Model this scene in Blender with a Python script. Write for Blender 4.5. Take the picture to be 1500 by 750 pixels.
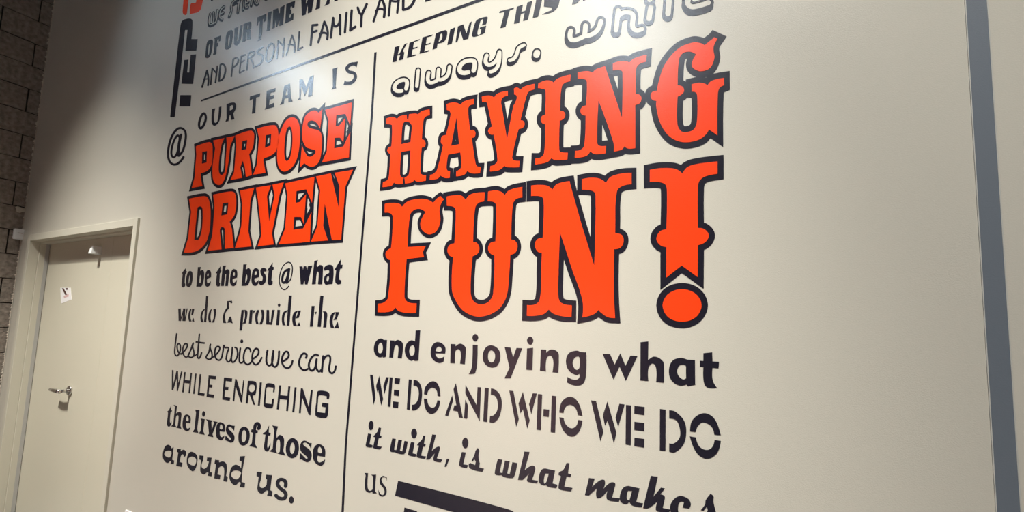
import bpy, bmesh, math, random
import numpy as np
from mathutils import Vector, Matrix
from mathutils.geometry import delaunay_2d_cdt

scene = bpy.context.scene
for o in list(bpy.data.objects):
    bpy.data.objects.remove(o, do_unlink=True)

# ------------------------------------------------------------------ camera
# solved from the wall's own vanishing points; camera stands 1.31 m from the wall, 1.56 m high
IMG_C = np.array([750.0, 420.0])
VP_H = np.array([-494.0, 430.0])
VP_V = np.array([1008.0, -6650.0])
FPX = math.sqrt(-float((VP_H - IMG_C) @ (VP_V - IMG_C)))
_l = np.array([*(VP_H - IMG_C), FPX]); AX = -_l / np.linalg.norm(_l)
_u = np.array([*(VP_V - IMG_C), FPX]); AU = _u / np.linalg.norm(_u)
AN = np.cross(AX, AU); AN = AN if AN[2] > 0 else -AN
DIST, CAM_H = 1.31, 1.5635
CAM = Vector((0, -DIST, CAM_H))
cam_data = bpy.data.cameras.new('camera')
cam = bpy.data.objects.new('camera', cam_data)
scene.collection.objects.link(cam)
cam_data.sensor_width = 36.0
cam_data.lens = FPX / 1500.0 * 36.0
cam_data.shift_y = 45.0 / 1500.0
cam_data.clip_start = 0.02
m = Matrix(((AX[0], -AX[1], -AX[2]), (AN[0], -AN[1], -AN[2]), (AU[0], -AU[1], -AU[2]))).to_4x4()
m.translation = CAM
cam.matrix_world = m
scene.camera = cam

# ------------------------------------------------------------------ world, lamps, exposure
world = bpy.data.worlds.new('world'); scene.world = world
world.use_nodes = True
world.node_tree.nodes['Background'].inputs[0].default_value = (0.75, 0.8, 0.9, 1)
world.node_tree.nodes['Background'].inputs[1].default_value = 0.03
scene.view_settings.view_transform = 'Standard'
scene.view_settings.look = 'None'
scene.view_settings.gamma = 1.0
scene.view_settings.exposure = 0.0
scene.view_settings.use_curve_mapping = False

def spot(name, loc, aim, w, cone, blend, col, rad):
    d = bpy.data.lights.new(name, 'SPOT'); o = bpy.data.objects.new(name, d)
    scene.collection.objects.link(o); o.location = loc
    o.rotation_euler = (Vector(aim) - Vector(loc)).to_track_quat('-Z', 'Y').to_euler()
    d.energy = w; d.spot_size = math.radians(cone); d.spot_blend = blend; d.color = col; d.shadow_soft_size = rad
def point(name, loc, w, col, rad):
    d = bpy.data.lights.new(name, 'POINT'); o = bpy.data.objects.new(name, d)
    scene.collection.objects.link(o); o.location = loc; d.energy = w; d.color = col; d.shadow_soft_size = rad
def area(name, loc, aim, w, sx, sy, col):
    d = bpy.data.lights.new(name, 'AREA'); o = bpy.data.objects.new(name, d)
    scene.collection.objects.link(o); o.location = loc
    o.rotation_euler = (Vector(aim) - Vector(loc)).to_track_quat('-Z', 'Y').to_euler()
    d.shape = 'RECTANGLE'; d.size = sx; d.size_y = sy; d.energy = w; d.color = col
WARM = (1.0, 0.955, 0.87)
# downlight near the wall in front of the door, a cone plus the cool spill of its lens
spot('ceiling_downlight', (-3.95, -1.45, 4.04), (-3.93, -1.45, 3.04), 310, 92, 0.8, WARM, 0.06)
spot('ceiling_downlight_spill', (-3.97, -1.46, 4.05), (-1.9, 0.0, 2.6), 48, 120, 1.0, (0.66, 0.83, 1.0), 0.14)
# lamp high above aimed at the big words
spot('key_and_fill_spot', (-1.45, -2.50, 7.00), (-1.12, 0.0, 0.95), 3050, 32, 1.0, WARM, 0.10)
# cool lamp further back in the hall
spot('ceiling_lamp', (-0.88, -3.00, 4.88), (-0.4, 0.0, 2.2), 190, 60, 1.0, (0.80, 0.90, 1.0), 0.26)
# unseen fill spots, added to brighten the lower wall left, right and between
spot('key_and_fill_spot', (-3.40, -2.80, 6.40), (-4.2, 0.0, 0.1), 1750, 36, 1.0, WARM, 0.10)
spot('key_and_fill_spot', (0.60, -2.80, 6.40), (0.25, 0.0, 0.1), 1150, 48, 1.0, WARM, 0.10)
spot('key_and_fill_spot', (-2.40, -2.80, 6.40), (-2.75, 0.0, 0.3), 620, 34, 1.0, WARM, 0.10)
area('cool_fill_area', (-3.2, -4.2, 7.2), (-3.6, -0.5, 2.6), 14, 1.2, 0.6, (0.75, 0.9, 1.0))  # unseen cool fill, added to lift the dark upper left wall
# added spot on the made-up rose partition, to feed its reflection
spot('added_partition_spot', (-2.6, -2.0, 4.8), (-2.1, -3.5, 0.9), 7000, 34, 0.6, WARM, 0.1)

# ------------------------------------------------------------------ helpers
def px_on(px, py, axis, value):
    """point of the world plane axis=value seen at photo pixel (px, py)"""
    r = np.array([px - IMG_C[0], py - IMG_C[1], FPX])
    d = np.array([r @ AX, r @ AN, r @ AU]); o = np.array(CAM)
    t = (value - o[axis]) / d[axis]
    return Vector(o + d * t)
def nodes(name):
    m = bpy.data.materials.new(name); m.use_nodes = True
    nt = m.node_tree; return m, nt, nt.nodes['Principled BSDF']
def mat(name, col, rough=0.5, metal=0.0, bump=0.0, bscale=200.0, var=0.0, vscale=6.0, spec=0.5, detail=4.0, coat=0.0):
    m, nt, b = nodes(name)
    b.inputs['Base Color'].default_value = (*col, 1)
    b.inputs['Roughness'].default_value = rough
    b.inputs['Metallic'].default_value = metal
    b.inputs['Specular IOR Level'].default_value = spec
    if coat: b.inputs['Coat Weight'].default_value = coat; b.inputs['Coat Roughness'].default_value = 0.2
    tc = nt.nodes.new('ShaderNodeTexCoord')
    if bump:
        n = nt.nodes.new('ShaderNodeTexNoise'); n.inputs['Scale'].default_value = bscale; n.inputs['Detail'].default_value = detail
        bp = nt.nodes.new('ShaderNodeBump'); bp.inputs['Strength'].default_value = 1.0; bp.inputs['Distance'].default_value = bump
        nt.links.new(tc.outputs['Object'], n.inputs['Vector']); nt.links.new(n.outputs['Fac'], bp.inputs['Height'])
        nt.links.new(bp.outputs['Normal'], b.inputs['Normal'])
    if var:
        n = nt.nodes.new('ShaderNodeTexNoise'); n.inputs['Scale'].default_value = vscale; n.inputs['Detail'].default_value = 6
        mx = nt.nodes.new('ShaderNodeMix'); mx.data_type = 'RGBA'
        mx.inputs['A'].default_value = (*[c * (1 - var) for c in col], 1); mx.inputs['B'].default_value = (*[min(1, c * (1 + var)) for c in col], 1)
        nt.links.new(tc.outputs['Object'], n.inputs['Vector']); nt.links.new(n.outputs['Fac'], mx.inputs['Factor'])
        nt.links.new(mx.outputs['Result'], b.inputs['Base Color'])
    return m
M_WALL = mat('semi_gloss_cream_paint', (0.56, 0.54, 0.468), 0.29, bump=0.0004, bscale=320, var=0.02, vscale=2.5, spec=0.5)
M_DARK = mat('navy_black_vinyl', (0.012, 0.011, 0.020), 0.26, bump=0.0003, bscale=320, spec=0.55)
M_RED = mat('orange_red_vinyl', (0.86, 0.054, 0.007), 0.27, bump=0.0003, bscale=320, spec=0.5)
M_FRAME = mat('cream_door_paint', (0.60, 0.58, 0.485), 0.38, bump=0.0002, bscale=120)
M_DOOR = mat('cream_leaf_paint', (0.60, 0.575, 0.465), 0.42, bump=0.0003, bscale=90, var=0.02, vscale=4)
M_GREY = mat('plain_blue_grey', (0.135, 0.16, 0.19), 0.5, bump=0.0003, bscale=300)
M_BEAD = mat('pale_bead', (0.5, 0.5, 0.46), 0.4)
M_BLOCK = mat('rough_brown_concrete', (0.27, 0.235, 0.20), 0.9, bump=0.006, bscale=42, var=0.75, vscale=34, spec=0.2, detail=9)
M_MORTAR = mat('dark_mortar', (0.035, 0.028, 0.024), 0.95, bump=0.004, bscale=90)
M_CAULK = mat('cream_caulk', (0.55, 0.50, 0.42), 0.6, bump=0.002, bscale=80)
M_STEEL = mat('satin_steel', (0.62, 0.60, 0.58), 0.22, metal=1.0)
M_WHITE = mat('white_plastic', (0.8, 0.82, 0.82), 0.35)
M_PAPER = mat('white_paper', (0.85, 0.84, 0.84), 0.7)
M_BROWN = mat('brown_print', (0.10, 0.045, 0.035), 0.6)
M_PINK = mat('pale_pink_print', (0.65, 0.45, 0.45), 0.6)
M_FLOOR = mat('polished_concrete', (0.19, 0.19, 0.185), 0.45, bump=0.0006, bscale=20, var=0.15, vscale=2)
M_REFLECTOR = mat('rose_reflector', (0.46, 0.25, 0.235), 0.7, var=0.05)  # for the added partition that tints the wall's reflection
M_STRIP = mat('jamb_strip_grey', (0.44, 0.44, 0.42), 0.6)
M_HALL = mat('grey_hall_paint', (0.16, 0.165, 0.17), 0.7)
M_CEIL = mat('black_ceiling', (0.02, 0.02, 0.022), 0.9)

def link(name, me, mats, parent=None, loc=(0, 0, 0)):
    o = bpy.data.objects.new(name, me); scene.collection.objects.link(o)
    for mm in (mats if isinstance(mats, (list, tuple)) else [mats]):
        if not me.materials or mm.name not in [x.name for x in me.materials]: me.materials.append(mm)
    o.location = loc
    if parent: o.parent = parent
    return o
def tag(o, label, cat, group=None):
    o['label'] = label; o['category'] = cat
    if group: o['group'] = group
    return o
def empty(name, loc):
    o = bpy.data.objects.new(name, None); o.empty_display_size = 0.1; scene.collection.objects.link(o); o.location = loc
    return o
def bm_box(bm, x0, x1, y0, y1, z0, z1):
    r = bmesh.ops.create_cube(bm, size=1)
    bmesh.ops.scale(bm, vec=(x1 - x0, y1 - y0, z1 - z0), verts=r['verts'])
    bmesh.ops.translate(bm, vec=((x0 + x1) / 2, (y0 + y1) / 2, (z0 + z1) / 2), verts=r['verts'])
    return r['verts']
def mesh_of(bm, name='mesh', smooth=False, bevel=0.0, seg=2):
    if bevel: bmesh.ops.bevel(bm, geom=bm.edges[:], offset=bevel, segments=seg, affect='EDGES', profile=0.5)
    bmesh.ops.recalc_face_normals(bm, faces=bm.faces[:])
    me = bpy.data.meshes.new(name); bm.to_mesh(me); bm.free()
    if smooth:
        for p in me.polygons: p.use_smooth = True
    return me
def box(name, m, x0, x1, y0, y1, z0, z1, parent=None, bevel=0.0, off=(0, 0, 0)):
    bm = bmesh.new(); bm_box(bm, x0 - off[0], x1 - off[0], y0 - off[1], y1 - off[1], z0 - off[2], z1 - off[2])
    return link(name, mesh_of(bm, name, bevel=bevel), m, parent)

# ------------------------------------------------------------------ the room
XC = -5.31                      # inside corner with the block wall
OX0, OX1, OZ = -5.06, -3.365, 2.099      # door opening
FW = 0.05                       # frame face width
bm = bmesh.new()
bm_box(bm, XC - 0.3, OX0 - 0.01, 0, 0.2, -0.06, 7.4)
bm_box(bm, OX0 - 0.01, OX1 + 0.01, 0, 0.2, OZ + 0.01, 7.4)
bm_box(bm, OX1 + 0.01, 0.505, 0, 0.2, -0.06, 7.4)
bm_box(bm, 0.505, 0.545, 0.004, 0.2, -0.06, 7.4)
bm_box(bm, 0.545, 6.5, 0, 0.2, -0.06, 7.4)
o = link('wall_back', mesh_of(bm), M_WALL); o['kind'] = 'structure'
o = box('floor', M_FLOOR, XC - 0.3, 6.5, -7.0, 0.2, -0.2, -0.06); o['kind'] = 'structure'
o = box('ceiling', M_CEIL, XC - 0.3, 6.5, -7.0, 0.2, 7.4, 7.5); o['kind'] = 'structure'
o = box('wall_front', M_HALL, XC - 0.3, 6.5, -7.2, -7.0, -0.1, 7.5); o['kind'] = 'structure'
o = box('wall_right', M_WALL, 6.5, 6.7, -7.2, 0.2, -0.1, 7.5); o['kind'] = 'structure'
o = box('added_partition', M_REFLECTOR, -3.0, -1.3, -3.65, -3.5, -0.06, 1.6); o['kind'] = 'structure'  # unseen partition, added for its rose reflection in the lower words
# blue-grey strip between pale beads
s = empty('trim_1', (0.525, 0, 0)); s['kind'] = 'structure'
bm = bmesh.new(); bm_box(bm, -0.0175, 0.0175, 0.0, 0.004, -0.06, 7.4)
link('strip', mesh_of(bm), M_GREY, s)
for x in (-0.0185, 0.0185):
    bm = bmesh.new(); bm_box(bm, x - 0.001, x + 0.001, -0.001, 0.004, -0.06, 7.4)
    link('bead', mesh_of(bm), M_BEAD, s)

# split-face block wall on the left, every block its own piece
bw = box('wall_left', M_MORTAR, XC - 0.4, XC - 0.012, -7.0, 0.0, -0.06, 7.4); bw['kind'] = 'structure'
rng = random.Random(4)
def block_mesh(length, seed):
    r = random.Random(seed); bm = bmesh.new()
    ny, nz = (4, 2) if length > 0.3 else (2, 2)
    g = [[None] * (nz + 1) for _ in range(ny + 1)]
    for i in range(ny + 1):
        for k in range(nz + 1):
            e = i in (0, ny) or k in (0, nz)
            g[i][k] = bm.verts.new((r.uniform(-0.003, 0.002) if e else r.uniform(0.002, 0.010), i / ny * length + (r.uniform(-.002, .002)), k / nz * 0.195 + r.uniform(-.002, .002)))
    for i in range(ny):
        for k in range(nz): bm.faces.new((g[i][k], g[i + 1][k], g[i + 1][k + 1], g[i][k + 1]))
    ring = [g[i][0] for i in range(ny + 1)] + [g[ny][k] for k in range(1, nz + 1)] + [g[i][nz] for i in range(ny - 1, -1, -1)] + [g[0][k] for k in range(nz - 1, 0, -1)]
    back = [bm.verts.new((-0.03, v.co.y, v.co.z)) for v in ring]
    n = len(ring)
    for i in range(n): bm.faces.new((ring[i], back[i], back[(i + 1) % n], ring[(i + 1) % n]))
    me = mesh_of(bm, 'block'); me.materials.append(M_BLOCK); return me
BM_LONG = [block_mesh(0.396, s_) for s_ in range(5)]
BM_END = {}
JOINT = px_on(21, 282, 0, XC).y        # the vertical joint seen near the corner
zz = 1.997 - 0.203 * 9                # bed joint seen beside the door head
for c in range(-1, 27):
    z0 = 1.997 + (c - 8) * 0.203
    if z0 < -0.2: continue
    even = (c % 2 == 0)
    y = JOINT if even else JOINT - 0.203
    # end piece up to the corner
    L = round(-y - 0.007, 3)
    if L not in BM_END: BM_END[L] = block_mesh(max(L, 0.02), 77)
    ob = link('block', BM_END[L], M_BLOCK, bw, (XC, y + 0.006, z0 + 0.004))
    for k in range(4):
        ob = link('block', BM_LONG[rng.randrange(5)], M_BLOCK, bw, (XC, y - 0.406 * (k + 1) + 0.005, z0 + 0.004))
# ragged caulk line where drywall meets block
bm = bmesh.new(); pv = None
for i in range(0, 925):
    z = i * 0.008
    w = 0.004 + rng.random() ** 4 * 0.012
    a = bm.verts.new((0, 0, z)); b = bm.verts.new((0, -w, z)); d = bm.verts.new((0.006, -0.001, z))
    if pv: bm.faces.new((pv[0], a, b, pv[1])); bm.faces.new((pv[1], b, d, pv[2]))
    pv = (a, b, d)
o = link('trim_2', mesh_of(bm), M_CAULK, None, (XC + 0.011, -0.0005, 0)); o['kind'] = 'structure'
# blob of spackle on the blocks
bm = bmesh.new(); p0 = px_on(30, 307, 0, XC + 0.012)
bmesh.ops.create_uvsphere(bm, u_segments=10, v_segments=6, radius=1)
for v in bm.verts:
    a = math.atan2(v.co.z, v.co.y); k = 1 + 0.25 * math.sin(3 * a + 1)
    v.co = Vector((v.co.x * 0.004, v.co.y * 0.032 * k, v.co.z * 0.024 * k))
o = link('spackle_patch', mesh_of(bm, smooth=True), M_CAULK, None, p0)
tag(o, 'small cream spackle smear on the block wall above the white sensor box', 'patch')

# ------------------------------------------------------------------ double door
door = empty('door_1', ((OX0 + OX1) / 2, 0, 0)); door['kind'] = 'structure'
dx = (OX0 + OX1) / 2
YF = -0.014                     # frame face stands proud of the wall
LEAF = 0.105
def prof_box(bm, x0, x1, y0, y1, z0, z1): bm_box(bm, x0 - dx, x1 - dx, y0, y1, z0, z1)
bm = bmesh.new()
prof_box(bm, OX0 - FW, OX0, YF, 0.045, -0.06, OZ + FW)
prof_box(bm, OX0 - 0.02, OX0 + 0.0, 0.045, 0.17, -0.06, OZ)
prof_box(bm, OX0, OX0 + 0.012, 0.045, LEAF - 0.004, -0.06, OZ - 0.012)
link('frame_side', mesh_of(bm, bevel=0.0015, seg=1), M_FRAME, door)
bm = bmesh.new()
prof_box(bm, OX1, OX1 + FW, YF, 0.045, -0.06, OZ + FW)
prof_box(bm, OX1, OX1 + 0.02, 0.045, 0.17, -0.06, OZ)
prof_box(bm, OX1 - 0.012, OX1, 0.045, LEAF - 0.004, -0.06, OZ - 0.012)
link('frame_side', mesh_of(bm, bevel=0.0015, seg=1), M_FRAME, door)
bm = bmesh.new()
prof_box(bm, OX0, OX1, YF, 0.045, OZ, OZ + FW)
prof_box(bm, OX0, OX1, 0.045, 0.17, OZ, OZ + 0.03)
prof_box(bm, OX0, OX1, 0.045, LEAF - 0.004, OZ - 0.012, OZ)
link('frame_head', mesh_of(bm, bevel=0.0015, seg=1), M_FRAME, door)
bm = bmesh.new(); prof_box(bm, OX0 + 0.0, OX0 + 0.0135, 0.080, LEAF - 0.003, -0.06, OZ - 0.012)
link('jamb_strip', mesh_of(bm), M_STRIP, door)  # grey strip along the left jamb beside the leaf
seam = px_on(110, 573, 1, LEAF).x + 0.03
seam = -3.93
leafs = []
for x0, x1 in ((OX0 + 0.004, seam - 0.001), (seam + 0.001, OX1 - 0.004)):
    bm = bmesh.new(); prof_box(bm, x0, x1, LEAF, LEAF + 0.044, -0.055, OZ - 0.004)
    leafs.append(link('leaf', mesh_of(bm, bevel=0.001, seg=1), M_DOOR, door))
# lever handle on the left leaf
hp = px_on(103, 572, 1, LEAF)
hx, hz = hp.x - dx, hp.z
def tube(bm, pts, rad, seg=12, sq=None):
    rings = []
    for i, p in enumerate(pts):
        d = (Vector(pts[min(i + 1, len(pts) - 1)]) - Vector(pts[max(i - 1, 0)])).normalized()
        q = d.to_track_quat('Z', 'Y'); r = rad[i] if isinstance(rad, (list, tuple)) else rad
        ring = []
        for k in range(seg):
            a = 2 * math.pi * k / seg
            ring.append(bm.verts.new(Vector(p) + q @ Vector((math.cos(a) * r, math.sin(a) * r * (sq or 1), 0))))
        rings.append(ring)
    for i in range(len(rings) - 1):
        for k in range(seg): bm.faces.new((rings[i][k], rings[i][(k + 1) % seg], rings[i + 1][(k + 1) % seg], rings[i + 1][k]))
    bm.faces.new(rings[0][::-1]); bm.faces.new(rings[-1])
bm = bmesh.new()
tube(bm, [(hx, LEAF, hz), (hx, LEAF - 0.010, hz), (hx, LEAF - 0.013, hz)], [0.036, 0.036, 0.031], 24)
tube(bm, [(hx, LEAF - 0.01, hz), (hx, LEAF - 0.035, hz), (hx, LEAF - 0.062, hz)], [0.016, 0.011, 0.012], 16)
tube(bm, [(hx + 0.012, LEAF - 0.060, hz), (hx - 0.02, LEAF - 0.062, hz), (hx - 0.07, LEAF - 0.066, hz + 0.002), (hx - 0.145, LEAF - 0.060, hz)], [0.015, 0.015, 0.014, 0.013], 12)
h = link('lever_handle', mesh_of(bm, smooth=True), M_STEEL, leafs[0])
# white latch cover at the head of the meeting edge
bm = bmesh.new(); q = px_on(131.5, 371.5, 1, LEAF - 0.06)
v = bm_box(bm, q.x - dx - 0.020, q.x - dx + 0.020, LEAF - 0.065, LEAF, q.z, q.z + 0.062)
for w in v:
    if w.co.z > q.z + 0.03: w.co.x = (w.co.x - (q.x - dx)) * 0.62 + (q.x - dx) - 0.003; w.co.y = LEAF - (LEAF - w.co.y) * 0.8
link('latch_cover', mesh_of(bm, bevel=0.004), M_WHITE, leafs[0])

def sheet(name, pts, m, plane, loc, th, parent=None):
    bm = bmesh.new(); vs = []
    for dy in (0, -th):
        vs.append([bm.verts.new(Vector((p.x - loc.x, dy, p.z - loc.z))) for p in (px_on(x, y, 1, plane) for x, y in pts)])
    n = len(pts); bm.faces.new(vs[1]); bm.faces.new(vs[0][::-1])
    for i in range(n): bm.faces.new((vs[0][i], vs[0][(i + 1) % n], vs[1][(i + 1) % n], vs[1][i]))
    return link(name, mesh_of(bm), m, parent, loc if parent is None else (0, 0, 0))
pl = px_on(89.7, 444.8, 1, LEAF)
note = sheet('door_note', [(88.6, 421.5), (103.6, 421.5), (105, 438.7), (89.7, 444.8)], M_PAPER, LEAF, pl, 0.001)
tag(note, 'small tilted white card with a dark V shaped mark taped to the left door leaf', 'note')
for pts, mm in (([(90.8, 422.2), (93.4, 422.2), (98.3, 431.5), (95.4, 432)], M_BROWN), ([(95.6, 423.5), (96.6, 422), (99.8, 422), (98.4, 425)], M_BROWN),
                ([(93.5, 433.5), (100.5, 430.5), (101, 434), (93.8, 436.5)], M_PINK)):
    p = sheet('print_mark', pts, mm, LEAF - 0.001, pl, 0.0006, note); p.location = (0, -0.001, 0)
# card whose top corner shows at the bottom edge
cl = px_on(186, 756, 1, 0)
o = sheet('wall_card', [(184.8, 746.5), (193.5, 750.2), (190, 764), (181, 760)], M_PAPER, 0, cl, 0.004)
tag(o, 'white card tip on the wall right of the door at the bottom edge', 'card')
# sensor box on the block wall
e = px_on(28, 343, 0, XC + 0.02)
sb = empty('sensor_box', e)
tag(sb, 'small white square sensor box on the block wall beside the door frame', 'sensor')
bm = bmesh.new(); bm_box(bm, -0.012, 0.022, -0.034, 0.034, -0.046, 0.042)
link('housing', mesh_of(bm, bevel=0.008, seg=3), M_WHITE, sb)
bm = bmesh.new(); bm_box(bm, 0.022, 0.0265, -0.015, 0.015, 0.004, 0.010)
link('sensor_slot', mesh_of(bm, bevel=0.001, seg=1), M_BEAD, sb)

# ------------------------------------------------------------------ letter outlines: small path language
def parse_pts(s):
    out=[]
    for t in s.split():
        sm=t.endswith('~'); x,y=t.rstrip('~').split(','); out.append((float(x),float(y),sm))
    return out
def smooth(pts,closed,step=5):
    n=len(pts); out=[]
    segs=n if closed else n-1
    for i in range(segs):
        a=pts[i]; b=pts[(i+1)%n]
        if not(a[2] or b[2]) :
            out.append((a[0],a[1])); continue
        def tan(j):
            if not closed and (j==0 or j==n-1): return None
            p=pts[(j-1)%n]; q=pts[(j+1)%n]
            return ((q[0]-p[0])/2,(q[1]-p[1])/2)
        ta=tan(i) if a[2] else None; tb=tan((i+1)%n) if b[2] else None
        d=(b[0]-a[0],b[1]-a[1]); L=math.hypot(*d) or 1
        def lim(t):
            l=math.hypot(*t) or 1; k=L/l; return (t[0]*k,t[1]*k)
        if ta: ta=lim(ta)
        if tb: tb=lim(tb)
        if ta is None and tb is None: ta=tb=d
        if ta is None: ta=((1.5*d[0]-.5*tb[0]),(1.5*d[1]-.5*tb[1]))
        if tb is None: tb=((1.5*d[0]-.5*ta[0]),(1.5*d[1]-.5*ta[1]))
        m=step
        for k in range(m):
            t=k/m; h1=2*t**3-3*t*t+1; h2=t**3-2*t*t+t; h3=-2*t**3+3*t*t; h4=t**3-t*t
            out.append((h1*a[0]+h2*ta[0]+h3*b[0]+h4*tb[0], h1*a[1]+h2*ta[1]+h3*b[1]+h4*tb[1]))
    if not closed: out.append((pts[-1][0],pts[-1][1]))
    r=[out[0]]
    for p in out[1:]:
        if math.hypot(p[0]-r[-1][0],p[1]-r[-1][1])>1e-3: r.append(p)
    if closed and len(r)>2 and math.hypot(r[0][0]-r[-1][0],r[0][1]-r[-1][1])<1e-3: r.pop()
    return r
def stroke(pl,w,closed,cap='r',miter=False,w2=None):
    """list of convex polygons covering the stroke"""
    r=w/2; polys=[]; n=len(pl)
    segs=n if closed else n-1
    lens=[0]
    for i in range(segs):
        a=pl[i];b=pl[(i+1)%n]; lens.append(lens[-1]+math.hypot(b[0]-a[0],b[1]-a[1]))
    T=lens[-1] or 1
    R=lambda i: r if w2 is None else (r+(w2/2-r)*lens[i]/T)
    for i in range(segs):
        a=pl[i];b=pl[(i+1)%n]
        d=(b[0]-a[0],b[1]-a[1]);L=math.hypot(*d)
        if L<1e-6: continue
        ux,uy=-d[1]/L,d[0]/L; ra,rb=R(i),R(i+1)
        polys.append([(a[0]+ux*ra,a[1]+uy*ra),(b[0]+ux*rb,b[1]+uy*rb),(b[0]-ux*rb,b[1]-uy*rb),(a[0]-ux*ra,a[1]-uy*ra)])
    def disc(p,rr,m=12): return [(p[0]+rr*math.cos(2*math.pi*k/m),p[1]+rr*math.sin(2*math.pi*k/m)) for k in range(m)]
    for i in range(n):
        if not closed and i in(0,n-1):
            if cap=='r': polys.append(disc(pl[i],R(i)))
            continue
        p=pl[i-1];q=pl[i];s=pl[(i+1)%n]
        d1=(q[0]-p[0],q[1]-p[1]);d2=(s[0]-q[0],s[1]-q[1])
        L1=math.hypot(*d1);L2=math.hypot(*d2)
        if L1<1e-6 or L2<1e-6: continue
        d1=(d1[0]/L1,d1[1]/L1);d2=(d2[0]/L2,d2[1]/L2)
        cr=d1[0]*d2[1]-d1[1]*d2[0]; dt=d1[0]*d2[0]+d1[1]*d2[1]
        if abs(cr)<1e-5 and dt>0: continue
        rr=R(i)
        if miter or dt>0.8:
            sg=-1 if cr>0 else 1
            n1=(-d1[1]*sg*rr,d1[0]*sg*rr);n2=(-d2[1]*sg*rr,d2[0]*sg*rr)
            m=(n1[0]+n2[0],n1[1]+n2[1]); mm=m[0]**2+m[1]**2
            k=2*rr*rr/mm if mm>1e-9 else 0
            if 0<k and math.sqrt(mm)*k<2.6*rr:
                polys.append([q,(q[0]+n1[0],q[1]+n1[1]),(q[0]+m[0]*k,q[1]+m[1]*k),(q[0]+n2[0],q[1]+n2[1])])
            else: polys.append([q,(q[0]+n1[0],q[1]+n1[1]),(q[0]+n2[0],q[1]+n2[1])]) if miter else polys.append(disc(q,rr))
        else: polys.append(disc(q,rr))
    return polys
def parse_glyph(spec,tile):
    """ops: [(add?, [polygons])] in photo pixel coordinates.
    P/H polygon add/cut; Sw round stroke, Bw butt, Cw closed; lower-case s/b/c cut; Mw closed mitred add; Ow,out,sx,sy outline+drop"""
    ox,oy,sc=tile; ops=[]
    T=lambda pl:[(ox+x/sc,oy+y/sc) for x,y in pl]
    for part in spec.split('/'):
        part=part.strip()
        if not part: continue
        head,rest=part.split(' ',1); k=head[0]; a=head[1:]
        pts=parse_pts(rest) if k!='O' else None
        if k in 'PH': ops.append((k=='P',[T(smooth(pts,True))]))
        elif k=='M':
            pl=smooth(pts,True); ops.append((True,[T(pl)]+[T(q) for q in stroke(pl,2*float(a),True,'r',True)]))
        elif k in 'SBCsbc':
            w=[float(v) for v in a.split(',')]; cl=k in 'Cc'
            pl=smooth(pts,cl)
            ops.append((k.isupper(),[T(q) for q in stroke(pl,w[0],cl,'b' if k in 'Bb' else 'r',k in 'Bb',w[1] if len(w)>1 else None)]))
        elif k=='O':
            w,o,sx,sy=[float(v) for v in a.split(',')]
            subs=[smooth(parse_pts(r),False) for r in rest.split('|')]
            n=max(1,int(math.hypot(sx,sy)/(w*.35)))
            polys=[]
            for pl in subs:
                for j in range(n+1):
                    pj=[(x+sx*j/n,y+sy*j/n) for x,y in pl]
                    polys+= [T(q) for q in stroke(pj,w+2*o,False)]
            ops.append((True,polys))
            cut=[]
            for pl in subs: cut+=[T(q) for q in stroke(pl,w,False)]
            ops.append((False,cut))
    return ops
def expand_auto(words):
    for w in words:
        L=[]
        for tile,spec,subs in w['letters']:
            if spec.startswith('AUTO'):
                h=spec.split('/',1); wx,wy=[float(v) for v in h[0].split()[1].split(',')]
                ops=[]
                for tl,sp in subs:
                    if sp[0]=='w':
                        g,sp=sp.split(' ',1); wx,wy=[float(v) for v in g[1:].split(',')]
                    for part in sp.split('/'):
                        k,rest=part.strip().split(' ',1)
                        pl=smooth(parse_pts(rest),True); q=wy/wx
                        st=stroke([(x*q,y) for x,y in pl],2*wy,True,'r',True)
                        T=lambda P:[(tl[0]+x/tl[2],tl[1]+y/tl[2]) for x,y in P]
                        polys=[T([(x/q,y) for x,y in s_]) for s_ in st]
                        if k=='P': ops.append((True,[T(pl)])); add=polys
                        else: ops.append((False,[T(pl)]))
                        ops.append(('later',polys))
                    # holes of one letter must not cut its ring
                ops=[o for o in ops if o[0]!='later']+[(True,o[1]) for o in ops if o[0]=='later']
                if len(h)>1: ops+=parse_glyph(h[1],tile)
                L.append((tile,ops,[],'dark'))
                for tl,sp in subs: L.append((tl,parse_glyph(sp.split(' ',1)[1] if sp[0]=='w' else sp,tl),[],'red'))
            else:
                c='dark'
                if spec.startswith('red '): c='red';spec=spec[4:]
                L.append((tile,parse_glyph(spec,tile),subs,c))
        w['letters']=L
    return words
def parse_pts_multi(r): return parse_pts(r)
def inside(ops,X,Y):
    res=np.zeros(X.shape,bool)
    for add,polys in ops:
        for pl in polys:
            wn=np.zeros(X.shape,bool)
            n=len(pl)
            xs=[p[0] for p in pl];ys=[p[1] for p in pl]
            m=(X>=min(xs))&(X<=max(xs))&(Y>=min(ys))&(Y<=max(ys))
            if not m.any(): continue
            x=X[m];y=Y[m];c=np.zeros(x.shape,bool)
            for i in range(n):
                x1,y1=pl[i];x2,y2=pl[(i+1)%n]
                if y1==y2: continue
                t=((y1>y)!=(y2>y)); xi=(x2-x1)*(y-y1)/(y2-y1)+x1
                c^=t&(x<xi)
            wn[m]=c
            if add: res|=wn
            else: res&=~wn
    return res
def load(text):
    """yields word dicts: name,mat,tile defaults, letters [(tile,spec,color)]"""
    words=[];cur=None;tile=None
    for ln in text.split('\n'):
        ln=ln.strip()
        if not ln or ln[0]=='#': continue
        if ln[0]=='@':
            n,lab=ln[1:].split('|',1); cur={'name':n.strip(),'label':lab.strip(),'letters':[]}; words.append(cur)
        elif ln[0]=='T': tile=tuple(float(v) for v in ln[1:].split()) 
        elif ln[0]=='>':  # sub-part of previous letter: red face
            cur['letters'][-1][2].append((tile,ln[1:].strip()))
        else: cur['letters'].append((tile,ln,[]))
    return words

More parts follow.
